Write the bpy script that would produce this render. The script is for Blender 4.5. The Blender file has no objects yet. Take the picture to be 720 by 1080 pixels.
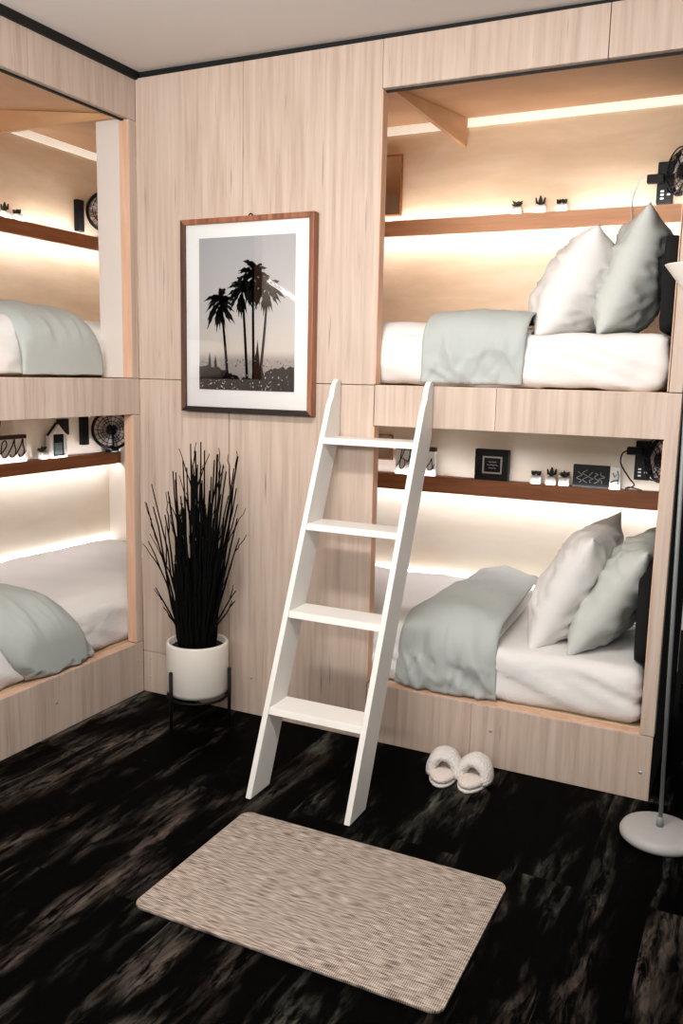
import bpy, bmesh, math, random
from mathutils import Vector, Matrix, noise
random.seed(7)
SC = bpy.context.scene
COL = SC.collection
PI = math.pi

# ------------------------------------------------------------------ colours / materials
def lin(r, g, b):
    f = lambda c: (c/255/12.92) if c/255 <= .04045 else ((c/255+.055)/1.055)**2.4
    return (f(r), f(g), f(b), 1)

def mat(name, rgb, rough=.6, spec=.4, metal=0, bump=0, bscale=60, vary=0, vscale=8):
    m = bpy.data.materials.new(name); m.use_nodes = True
    nt = m.node_tree; b = nt.nodes['Principled BSDF']
    b.inputs['Base Color'].default_value = lin(*rgb)
    b.inputs['Roughness'].default_value = rough
    b.inputs['Specular IOR Level'].default_value = spec
    b.inputs['Metallic'].default_value = metal
    tc = nt.nodes.new('ShaderNodeTexCoord')
    n = nt.nodes.new('ShaderNodeTexNoise'); n.inputs['Scale'].default_value = vscale
    n.inputs['Detail'].default_value = 4
    nt.links.new(tc.outputs['Object'], n.inputs['Vector'])
    r = nt.nodes.new('ShaderNodeMixRGB'); r.blend_type = 'MULTIPLY'
    r.inputs[0].default_value = max(vary, .04)
    r.inputs[1].default_value = lin(*rgb)
    nt.links.new(n.outputs['Fac'], r.inputs[2])
    nt.links.new(r.outputs[0], b.inputs['Base Color'])
    if bump:
        n2 = nt.nodes.new('ShaderNodeTexNoise'); n2.inputs['Scale'].default_value = bscale
        nt.links.new(tc.outputs['Object'], n2.inputs['Vector'])
        bp = nt.nodes.new('ShaderNodeBump'); bp.inputs['Strength'].default_value = bump
        bp.inputs['Distance'].default_value = .01
        nt.links.new(n2.outputs['Fac'], bp.inputs['Height'])
        nt.links.new(bp.outputs[0], b.inputs['Normal'])
    return m

def emis(name, rgb, strength):
    m = bpy.data.materials.new(name); m.use_nodes = True
    b = m.node_tree.nodes['Principled BSDF']
    b.inputs['Base Color'].default_value = lin(*rgb)
    b.inputs['Emission Color'].default_value = lin(*rgb)
    b.inputs['Emission Strength'].default_value = strength
    return m

def wood(name, dark, mid, light, scale, rough=.5, knots=0.0, spec=.3):
    """grain stretched by an axis scale vector (small = long streaks)"""
    m = bpy.data.materials.new(name); m.use_nodes = True
    nt = m.node_tree; N = nt.nodes; L = nt.links; b = N['Principled BSDF']
    b.inputs['Roughness'].default_value = rough
    b.inputs['Specular IOR Level'].default_value = spec
    tc = N.new('ShaderNodeTexCoord')
    mp = N.new('ShaderNodeMapping'); mp.inputs['Scale'].default_value = scale
    L.new(tc.outputs['Object'], mp.inputs['Vector'])
    n1 = N.new('ShaderNodeTexNoise'); n1.inputs['Scale'].default_value = 1.0
    n1.inputs['Detail'].default_value = 7; n1.inputs['Roughness'].default_value = .62
    n1.inputs['Distortion'].default_value = .35
    L.new(mp.outputs[0], n1.inputs['Vector'])
    cr = N.new('ShaderNodeValToRGB')
    e = cr.color_ramp.elements
    e[0].position = .28; e[0].color = lin(*dark)
    e[1].position = .72; e[1].color = lin(*light)
    k = e.new(.5); k.color = lin(*mid)
    L.new(n1.outputs['Fac'], cr.inputs[0])
    out = cr.outputs[0]
    if knots:
        mp2 = N.new('ShaderNodeMapping')
        mp2.inputs['Scale'].default_value = tuple(s*2.2 for s in scale)
        mp2.inputs['Location'].default_value = (3.1, 1.7, 9.2)
        L.new(tc.outputs['Object'], mp2.inputs['Vector'])
        n2 = N.new('ShaderNodeTexNoise'); n2.inputs['Scale'].default_value = 1.0
        n2.inputs['Detail'].default_value = 3; n2.inputs['Roughness'].default_value = .5
        L.new(mp2.outputs[0], n2.inputs['Vector'])
        c2 = N.new('ShaderNodeValToRGB')
        c2.color_ramp.elements[0].position = .67; c2.color_ramp.elements[0].color = (0, 0, 0, 1)
        c2.color_ramp.elements[1].position = .76; c2.color_ramp.elements[1].color = (1, 1, 1, 1)
        L.new(n2.outputs['Fac'], c2.inputs[0])
        mu = N.new('ShaderNodeMath'); mu.operation = 'MULTIPLY'; mu.inputs[1].default_value = knots
        L.new(c2.outputs[0], mu.inputs[0])
        mx = N.new('ShaderNodeMixRGB'); mx.inputs[2].default_value = lin(*[c*.55 for c in dark])
        L.new(mu.outputs[0], mx.inputs[0]); L.new(out, mx.inputs[1]); out = mx.outputs[0]
    L.new(out, b.inputs['Base Color'])
    bp = N.new('ShaderNodeBump'); bp.inputs['Strength'].default_value = .12
    bp.inputs['Distance'].default_value = .004
    L.new(n1.outputs['Fac'], bp.inputs['Height']); L.new(bp.outputs[0], b.inputs['Normal'])
    return m

M = {}
M['oak'] = wood('washed_oak', (172, 151, 136), (192, 172, 157), (204, 187, 174), (36, 36, 1.6), .55, .55)
M['ply_edge'] = wood('plywood_edge', (200, 158, 130), (212, 172, 145), (222, 186, 162), (30, 30, 3), .5)
M['maple'] = wood('maple_plywood', (200, 172, 140), (212, 186, 154), (222, 200, 172), (2.2, 2.2, 9), .5)
M['maple_shaded'] = wood('shaded_plywood', (184, 140, 98), (196, 152, 110), (206, 166, 126), (2.2, 2.2, 9), .5)  # same maple, darkened in colour for the dimmer pod ceiling and fin
M['shelf_brown'] = wood('brown_shelf', (126, 74, 40), (146, 90, 54), (160, 104, 66), (3, 3, 40), .5)
M['shelf_tan'] = wood('tan_shelf', (198, 142, 104), (210, 156, 118), (218, 168, 132), (3, 3, 40), .5)
M['cream'] = mat('cream_board', (226, 216, 202), .6)
M['panel'] = mat('grey_cream_panel', (214, 204, 196), .6)
M['ceiling'] = mat('ceiling_paint', (214, 206, 200), .8)
M['black'] = mat('black_plastic', (6, 6, 6), .5, .25)
M['flat_black'] = mat('matte_black', (6, 7, 7), .7)  # plain black, shared by gap board, end boards, track and baseboard
M['slate'] = mat('slate_wall', (34, 44, 46), .8)
M['white_paint'] = mat('white_paint', (226, 223, 218), .4)
M['ceramic'] = mat('white_ceramic', (212, 206, 197), .45)
M['soil'] = mat('dark_soil', (16, 14, 12), .9, bump=.6)
M['grass'] = mat('black_grass', (5, 5, 5), .9, .1)
M['sheet'] = mat('white_sheet', (226, 223, 220), .9, .1, bump=.15, bscale=260)
M['linen'] = mat('white_linen', (228, 225, 222), .9, .1, bump=.15, bscale=260)
M['grey'] = mat('grey_cotton', (180, 185, 182), .9, .1, bump=.15, bscale=260, vary=.08)
M['greypil'] = mat('grey_pillowcase', (194, 197, 192), .9, .1, bump=.15, bscale=260)
M['chrome'] = mat('screw_metal', (200, 196, 190), .35, .5, .8)
M['iron'] = mat('black_iron', (7, 7, 7), .6, .2)
M['fluff'] = mat('white_fleece', (236, 230, 224), .95, .1, bump=1.0, bscale=180)
M['fluff_in'] = mat('slipper_lining', (222, 210, 202), .95, .1, bump=.6, bscale=180)
M['rubber'] = mat('grey_sole', (70, 66, 64), .8)
M['lampbase'] = mat('white_lamp_base', (168, 165, 163), .45)
M['pole'] = mat('grey_metal_pole', (128, 132, 132), .5, .5, .1)
M['shade'] = mat('white_lamp_bowl', (226, 218, 208), .6)
M['mat_board'] = mat('picture_mount', (232, 230, 228), .8)
M['frame_wood'] = wood('frame_walnut', (96, 58, 40), (140, 90, 66), (168, 116, 88), (40, 40, 3), .4)
M['frame_dark'] = wood('frame_bottom_tone', (26, 20, 18), (36, 28, 25), (48, 38, 34), (3, 40, 40), .5)
M['frame_mid'] = wood('frame_left_tone', (58, 38, 30), (84, 56, 44), (104, 72, 58), (40, 40, 3), .5)
M['palm'] = mat('print_black', (7, 7, 7), .9, .1)
M['printlight'] = mat('print_speckle', (190, 180, 172), .8)
M['scribble'] = mat('sign_scribble', (128, 124, 120), .8)
M['ink'] = mat('black_ink', (20, 18, 18), .7)
M['signwhite'] = mat('sign_white', (240, 236, 230), .7)
M['signbar'] = mat('sign_bar', (70, 38, 30), .6)
M['cactus'] = mat('dark_succulent', (30, 36, 28), .7)
M['pinkwire'] = mat('white_cable', (206, 200, 192), .5)
M['socket'] = mat('socket_white', (236, 236, 234), .5)
M['blade'] = mat('fan_blade', (214, 200, 206), .5)
M['greenpic'] = mat('lantern_picture', (120, 140, 136), .6, vary=.6, vscale=40)
M['shadow_slab'] = mat('shadow_black', (12, 12, 12), .9)  # flat black for the shadow slabs behind the pillows
M['led'] = emis('led_warm_white', (240, 246, 255), 28)
M['led_soft'] = emis('led_shelf_top', (240, 246, 255), 40)
M['led_under'] = emis('led_upper_shelf', (236, 243, 255), 42)
M['led_low'] = emis('led_mattress_line', (244, 246, 255), 11)
M['led_upper'] = emis('led_upper_shelf_top', (240, 246, 255), 110)
M['led_dim'] = emis('led_channel', (244, 236, 222), .5)
M['tube'] = emis('tube_white', (255, 250, 244), 9)

def glass():
    m = bpy.data.materials.new('picture_glass'); m.use_nodes = True
    nt = m.node_tree; N = nt.nodes; L = nt.links
    for n in list(N):
        if n.type == 'BSDF_PRINCIPLED': N.remove(n)
    out = [n for n in N if n.type == 'OUTPUT_MATERIAL'][0]
    t = N.new('ShaderNodeBsdfTransparent'); g = N.new('ShaderNodeBsdfGlossy')
    g.inputs['Roughness'].default_value = .02
    fr = N.new('ShaderNodeFresnel'); fr.inputs['IOR'].default_value = 1.5
    mx = N.new('ShaderNodeMixShader')
    L.new(fr.outputs[0], mx.inputs[0]); L.new(t.outputs[0], mx.inputs[1]); L.new(g.outputs[0], mx.inputs[2])
    L.new(mx.outputs[0], out.inputs['Surface'])
    return m
M['glass'] = glass()

def mirror_mat():
    m = bpy.data.materials.new('mirror_silver'); m.use_nodes = True
    b = m.node_tree.nodes['Principled BSDF']
    b.inputs['Metallic'].default_value = 1; b.inputs['Roughness'].default_value = .06
    b.inputs['Base Color'].default_value = lin(200, 190, 176)
    return m
M['mirror'] = mirror_mat()

def floor_mat():
    m = bpy.data.materials.new('black_plank_floor'); m.use_nodes = True
    nt = m.node_tree; N = nt.nodes; L = nt.links; b = N['Principled BSDF']
    tc = N.new('ShaderNodeTexCoord')
    # planks along y
    mpb = N.new('ShaderNodeMapping'); mpb.inputs['Rotation'].default_value = (0, 0, PI/2)
    L.new(tc.outputs['Object'], mpb.inputs['Vector'])
    br = N.new('ShaderNodeTexBrick')
    br.inputs['Scale'].default_value = 1.0
    br.inputs['Brick Width'].default_value = 1.22; br.inputs['Row Height'].default_value = .18
    br.inputs['Mortar Size'].default_value = .0012; br.inputs['Mortar Smooth'].default_value = .1
    br.inputs['Color1'].default_value = (0, 0, 0, 1); br.inputs['Color2'].default_value = (1, 1, 1, 1)
    br.inputs['Mortar'].default_value = (.5, .5, .5, 1)
    L.new(mpb.outputs[0], br.inputs['Vector'])
    # per-plank offset of the grain
    ad = N.new('ShaderNodeVectorMath'); ad.operation = 'ADD'
    sc = N.new('ShaderNodeVectorMath'); sc.operation = 'SCALE'; sc.inputs['Scale'].default_value = .9
    L.new(br.outputs['Color'], sc.inputs[0])
    L.new(tc.outputs['Object'], ad.inputs[0]); L.new(sc.outputs[0], ad.inputs[1])
    def layer(scale, detail, rough, lo, hi, dist=.3):
        mp = N.new('ShaderNodeMapping'); mp.inputs['Scale'].default_value = scale
        L.new(ad.outputs[0], mp.inputs['Vector'])
        n = N.new('ShaderNodeTexNoise'); n.inputs['Scale'].default_value = 1
        n.inputs['Detail'].default_value = detail; n.inputs['Roughness'].default_value = rough
        n.inputs['Distortion'].default_value = dist
        L.new(mp.outputs[0], n.inputs['Vector'])
        r = N.new('ShaderNodeMapRange'); r.interpolation_type = 'SMOOTHSTEP'
        r.inputs['From Min'].default_value = lo; r.inputs['From Max'].default_value = hi
        L.new(n.outputs['Fac'], r.inputs['Value'])
        return n, r
    n0, patch = layer((6.5, 1.5, 1), 5, .6, .48, .76)
    n1, fine = layer((34, 6, 1), 8, .75, .42, .60, .6)
    ml = N.new('ShaderNodeMath'); ml.operation = 'MULTIPLY'
    L.new(patch.outputs[0], ml.inputs[0]); L.new(fine.outputs[0], ml.inputs[1])
    n2, tint = layer((3, .6, 1), 1, .5, .40, .60)
    wc = N.new('ShaderNodeMixRGB'); wc.inputs[1].default_value = lin(98, 96, 88); wc.inputs[2].default_value = lin(106, 94, 86)
    L.new(tint.outputs[0], wc.inputs[0])
    cr = N.new('ShaderNodeMixRGB'); cr.inputs[1].default_value = (.0004, .0004, .0004, 1)
    L.new(ml.outputs[0], cr.inputs[0]); L.new(wc.outputs[0], cr.inputs[2])
    # seam line
    mx = N.new('ShaderNodeMixRGB'); mx.inputs[2].default_value = lin(3, 3, 3)
    L.new(br.outputs['Fac'], mx.inputs[0]); L.new(cr.outputs[0], mx.inputs[1])
    L.new(mx.outputs[0], b.inputs['Base Color'])
    b.inputs['Roughness'].default_value = .55
    b.inputs['Specular IOR Level'].default_value = .02
    bp = N.new('ShaderNodeBump'); bp.inputs['Strength'].default_value = .2; bp.inputs['Distance'].default_value = .004
    L.new(n1.outputs['Fac'], bp.inputs['Height']); L.new(bp.outputs[0], b.inputs['Normal'])
    return m
M['floor'] = floor_mat()

def rug_mat():
    m = bpy.data.materials.new('woven_rug'); m.use_nodes = True
    nt = m.node_tree; N = nt.nodes; L = nt.links; b = N['Principled BSDF']
    b.inputs['Roughness'].default_value = .95; b.inputs['Specular IOR Level'].default_value = .1
    tc = N.new('ShaderNodeTexCoord')
    mp = N.new('ShaderNodeMapping'); mp.inputs['Scale'].default_value = (24, 210, 1)
    L.new(tc.outputs['Object'], mp.inputs['Vector'])
    n1 = N.new('ShaderNodeTexNoise'); n1.inputs['Scale'].default_value = 1; n1.inputs['Detail'].default_value = 4
    L.new(mp.outputs[0], n1.inputs['Vector'])
    w = N.new('ShaderNodeTexWave'); w.bands_direction = 'X'; w.inputs['Scale'].default_value = 60
    w.inputs['Distortion'].default_value = .6
    L.new(tc.outputs['Object'], w.inputs['Vector'])
    ml = N.new('ShaderNodeMath'); ml.operation = 'MULTIPLY'; ml.inputs[1].default_value = .22
    L.new(w.outputs['Fac'], ml.inputs[0])
    ad = N.new('ShaderNodeMath'); ad.operation = 'SUBTRACT'
    L.new(n1.outputs['Fac'], ad.inputs[0]); L.new(ml.outputs[0], ad.inputs[1])
    cr = N.new('ShaderNodeValToRGB'); e = cr.color_ramp.elements
    e[0].position = .16; e[0].color = lin(56, 48, 44)
    e[1].position = .62; e[1].color = lin(196, 183, 172)
    k = e.new(.36); k.color = lin(146, 132, 121)
    L.new(ad.outputs[0], cr.inputs[0]); L.new(cr.outputs[0], b.inputs['Base Color'])
    bp = N.new('ShaderNodeBump'); bp.inputs['Strength'].default_value = .5; bp.inputs['Distance'].default_value = .003
    L.new(ad.outputs[0], bp.inputs['Height']); L.new(bp.outputs[0], b.inputs['Normal'])
    return m
M['rug'] = rug_mat()

def print_mat():
    """the printed photo's own sky: cool grey above, warm haze at the horizon"""
    m = bpy.data.materials.new('photo_print'); m.use_nodes = True
    nt = m.node_tree; N = nt.nodes; L = nt.links; b = N['Principled BSDF']
    b.inputs['Roughness'].default_value = .8
    tc = N.new('ShaderNodeTexCoord'); sp = N.new('ShaderNodeSeparateXYZ')
    L.new(tc.outputs['Generated'], sp.inputs[0])
    cr = N.new('ShaderNodeValToRGB'); e = cr.color_ramp.elements
    e[0].position = .0; e[0].color = lin(120, 112, 108)
    e[1].position = 1; e[1].color = lin(160, 159, 161)
    k = e.new(.2); k.color = lin(150, 140, 134)
    k = e.new(.26); k.color = lin(196, 186, 176)
    k = e.new(.5); k.color = lin(178, 174, 172)
    L.new(sp.outputs['Z'], cr.inputs[0]); L.new(cr.outputs[0], b.inputs['Base Color'])
    return m
M['print'] = print_mat()

# ------------------------------------------------------------------ geometry helpers
def box(bm, x0, x1, y0, y1, z0, z1):
    x0, x1 = sorted((x0, x1)); y0, y1 = sorted((y0, y1)); z0, z1 = sorted((z0, z1))
    v = [bm.verts.new((x, y, z)) for x in (x0, x1) for y in (y0, y1) for z in (z0, z1)]
    for f in ((0, 1, 3, 2), (4, 6, 7, 5), (0, 4, 5, 1), (2, 3, 7, 6), (0, 2, 6, 4), (1, 5, 7, 3)):
        bm.faces.new([v[i] for i in f])
    return v

def prism(bm, pts, axis, a0, a1):
    """polygon pts in the two other axes, extruded along axis"""
    def P(p, a):
        q = list(p); q.insert('xyz'.index(axis), a); return q
    A = [bm.verts.new(P(p, a0)) for p in pts]; B = [bm.verts.new(P(p, a1)) for p in pts]
    n = len(pts)
    bm.faces.new(A); bm.faces.new(list(reversed(B)))
    for i in range(n): bm.faces.new([A[i], B[i], B[(i+1) % n], A[(i+1) % n]])

def tube(bm, pts, r, seg=8, closed=False):
    pts = [Vector(p) for p in pts]; n = len(pts)
    rs = r if isinstance(r, (list, tuple)) else [r]*n
    rings = []; prev = None
    for i, p in enumerate(pts):
        if closed: t = pts[(i+1) % n]-pts[i-1]
        else: t = pts[min(i+1, n-1)]-pts[max(i-1, 0)]
        t.normalize()
        if prev is None:
            u = t.cross(Vector((0, 0, 1)))
            if u.length < .1: u = t.cross(Vector((1, 0, 0)))
        else:
            u = prev-t*prev.dot(t)
            if u.length < 1e-5: u = t.orthogonal()
        u.normalize(); prev = u; w = t.cross(u)
        rings.append([bm.verts.new(p+(u*math.cos(a)+w*math.sin(a))*rs[i]) for a in [2*PI*k/seg for k in range(seg)]])
    m = n if closed else n-1
    for i in range(m):
        A, B = rings[i], rings[(i+1) % n]
        for k in range(seg): bm.faces.new([A[k], A[(k+1) % seg], B[(k+1) % seg], B[k]])
    if not closed:
        bm.faces.new(list(reversed(rings[0]))); bm.faces.new(rings[-1])

def lathe(bm, prof, c=(0, 0, 0), seg=40, mtx=None):
    """profile (r, z) about z through c; r=0 ends are closed to a point"""
    rings = []
    for r, z in prof:
        if r < 1e-6: rings.append([bm.verts.new((c[0], c[1], c[2]+z))])
        else: rings.append([bm.verts.new((c[0]+r*math.cos(2*PI*k/seg), c[1]+r*math.sin(2*PI*k/seg), c[2]+z)) for k in range(seg)])
    for A, B in zip(rings, rings[1:]):
        for k in range(seg):
            k2 = (k+1) % seg
            if len(A) == 1 and len(B) == 1: continue
            if len(A) == 1: bm.faces.new([A[0], B[k2], B[k]])
            elif len(B) == 1: bm.faces.new([A[k], A[k2], B[0]])
            else: bm.faces.new([A[k], A[k2], B[k2], B[k]])
    if mtx is not None:
        bmesh.ops.transform(bm, matrix=mtx, verts=[v for r in rings for v in r])

def rbox(bm, x0, x1, y0, y1, z0, z1, r, n=(10, 6, 4), disp=None):
    """rounded box made from a fine grid; disp(p, normal) -> offset along the normal"""
    x0, x1 = sorted((x0, x1)); y0, y1 = sorted((y0, y1))
    lo = Vector((x0, y0, z0)); hi = Vector((x1, y1, z1)); cache = {}
    rr = min(r, (x1-x0)/2-1e-4, (y1-y0)/2-1e-4, (z1-z0)/2-1e-4)
    def V(i, j, k):
        key = (i, j, k)
        if key in cache: return cache[key]
        p = Vector((lo[0]+(hi[0]-lo[0])*i/n[0], lo[1]+(hi[1]-lo[1])*j/n[1], lo[2]+(hi[2]-lo[2])*k/n[2]))
        q = Vector([min(max(p[a], lo[a]+rr), hi[a]-rr) for a in range(3)])
        d = p-q
        if d.length > 1e-9:
            d.normalize(); p = q+d*rr; nr = d
        else: nr = Vector((0, 0, 1))
        if disp: p = p+nr*disp(p, nr)
        cache[key] = bm.verts.new(p); return cache[key]
    I, J, K = n
    for i in range(I):
        for j in range(J):
            for k in (0, K):
                bm.faces.new([V(i, j, k), V(i+1, j, k), V(i+1, j+1, k), V(i, j+1, k)])
    for i in range(I):
        for k in range(K):
            for j in (0, J):
                bm.faces.new([V(i, j, k), V(i+1, j, k), V(i+1, j, k+1), V(i, j, k+1)])
    for j in range(J):
        for k in range(K):
            for i in (0, I):
                bm.faces.new([V(i, j, k), V(i, j+1, k), V(i, j+1, k+1), V(i, j, k+1)])

def curve(P, n=6):
    out = []; P = [Vector(p) for p in P]
    for i in range(len(P)-1):
        a, b, c, d = P[max(i-1, 0)], P[i], P[i+1], P[min(i+2, len(P)-1)]
        for k in range(n):
            t = k/n
            out.append(.5*((2*b)+(-a+c)*t+(2*a-5*b+4*c-d)*t*t+(-a+3*b-3*c+d)*t**3))
    return out+[P[-1]]

def worldloc(o):
    v = Vector(o.location)
    while o.parent: o = o.parent; v += Vector(o.location)
    return v

def obj(name, bm, material, parent=None, smooth=False, bevel=0, subsurf=0, mats=None):
    """bm is in WORLD coordinates; the mesh is shifted to its parent's origin"""
    bmesh.ops.recalc_face_normals(bm, faces=bm.faces[:])
    me = bpy.data.meshes.new(name)
    if parent is not None:
        bmesh.ops.translate(bm, vec=-worldloc(parent), verts=bm.verts[:])
    bm.to_mesh(me); bm.free()
    for m in (mats or [material]): me.materials.append(m)
    if smooth:
        for p in me.polygons: p.use_smooth = True
    o = bpy.data.objects.new(name, me); COL.objects.link(o)
    if parent is not None: o.parent = parent
    if bevel:
        b = o.modifiers.new('edge', 'BEVEL'); b.width = bevel; b.segments = 2; b.limit_method = 'ANGLE'
    if subsurf:
        s = o.modifiers.new('smooth', 'SUBSURF'); s.levels = subsurf; s.render_levels = subsurf
    return o

def tag(o, label, cat, group=None):
    o['label'] = label; o['category'] = cat
    if group: o['group'] = group
    return o

def thing(name, loc, label, cat, group=None):
    o = bpy.data.objects.new(name, None); COL.objects.link(o); o.location = loc
    return tag(o, label, cat, group)

def struct(name, bm, m, bevel=0):
    o = obj(name, bm, m, None, bevel=bevel); o['kind'] = 'structure'; return o

def nb(): return bmesh.new()
def one(name, m, parent, *b, bevel=0, smooth=False):
    bm = nb()
    for q in b: box(bm, *q)
    return obj(name, bm, m, parent, bevel=bevel, smooth=smooth)

def fbm(p, f): return noise.fractal(Vector(p)*f, 1.0, 2.0, 4)

# ------------------------------------------------------------------ the setting
H = 2.5
ZS, ZB = 1.344, 1.197          # top / bottom of the rail between the bunks
ZO, ZH = .225, 2.343           # lower opening's sill, upper opening's head
A0, A1, XE = 1.056, 2.047, 2.089   # opening start / end, end of the bunk wall
T = .044                       # face panel thickness
D = .88                        # inner depth of a pod
g = .0012

bm = nb(); box(bm, -1.6, 3.8, -3.3, 2.2, -.06, 0); struct('floor', bm, M['floor'])
bm = nb()
v = box(bm, -1.4, 3.8, -2.6, 1.6, 2.533, 2.60)
for q in v: q.co.z += -.013*max(min(q.co.x, 2.5), -.2)
struct('ceiling', bm, M['ceiling'])
# black board standing in for the shaded open gap above the panelling
one_ = nb(); box(one_, .012, XE, .012, .03, H-.005, 2.54); box(one_, .0-.03, .012, -3.0, .03, H-.005, 2.535)
struct('gap_shade_1', one_, M['flat_black'])

def oakbox(bm, *a): box(bm, *a)
bm = nb()
V1 = .008   # veneer
for q in ((0, .436-g, 0, T, 0, .182-g), (.436+g, A0-g, 0, T, 0, ZS-2*g), (0, .436-g, 0, T, .182+g, ZS-2*g),
          (0, .497-g/2, 0, T, ZS, H), (.497+g/2, A0-g, 0, T, ZS, H),
          (A0, 1.80-g, 0, T, ZH, H), (1.80+g, XE, 0, T, ZH, H),
          (A1, XE, 0, T, ZO+g, ZS-g), (A1+.003, XE, 0, T, ZS+g, ZH-g)):
    box(bm, *q)
wb = struct('wall_back', bm, M['oak'], .0015)
for x, z in ((.035, .150), (.035, .070), (.546, .154)):
    q = nb(); lathe(q, [(0, .002), (.004, .0018), (.006, .0005), (.006, -.002)], seg=12, mtx=Matrix.Translation((x, 0, z)) @ Matrix.Rotation(PI/2, 4, 'X'))
    obj('screw', q, M['chrome'], wb, smooth=True)
LA, LB = -.042, -1.03          # opening of the left bunks along y
bm = nb()
for q in ((-T, 0, LA, 0-.001, ZS+g, ZH-g), (-T, 0, LA, 0-.001, ZO+g, ZB-g),
          (-T, 0, -.55, -.001, ZH, H), (-T, 0, -2.2, -.55-2*g, ZH, H), (-T, 0, -2.2, LB, 0, ZH-g)):
    box(bm, *q)
struct('wall_left', bm, M['oak'], .0015)
bm = nb(); box(bm, XE+.012, 3.8, 1.02, 1.08, .09, 2.52); struct('wall_right', bm, M['slate'])
bm = nb(); box(bm, XE+.012, 3.8, 1.0, 1.08, 0, .09); struct('baseboard_right', bm, M['flat_black'])

# ------------------------------------------------------------------ bunk pods
class Frame:
    """(s along the bunk from its hidden end, d depth, z) -> world"""
    def __init__(self, left): self.left = left
    def __call__(self, s, d, z):
        return Vector((-d, .83+A0-s-.185, z)) if self.left else Vector((s, d, z))
    def box(self, bm, s0, s1, d0, d1, z0, z1):
        a = self(s0, d0, z0); b = self(s1, d1, z1)
        box(bm, a.x, b.x, a.y, b.y, z0, z1)
# for the left bunks y = LA corresponds to s = SA
FR, FL = Frame(False), Frame(True)
FL.__class__ = Frame
def left_s(y): return .83+A0-.185-y
SL0, SL1 = left_s(.83), left_s(-1.06)

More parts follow.
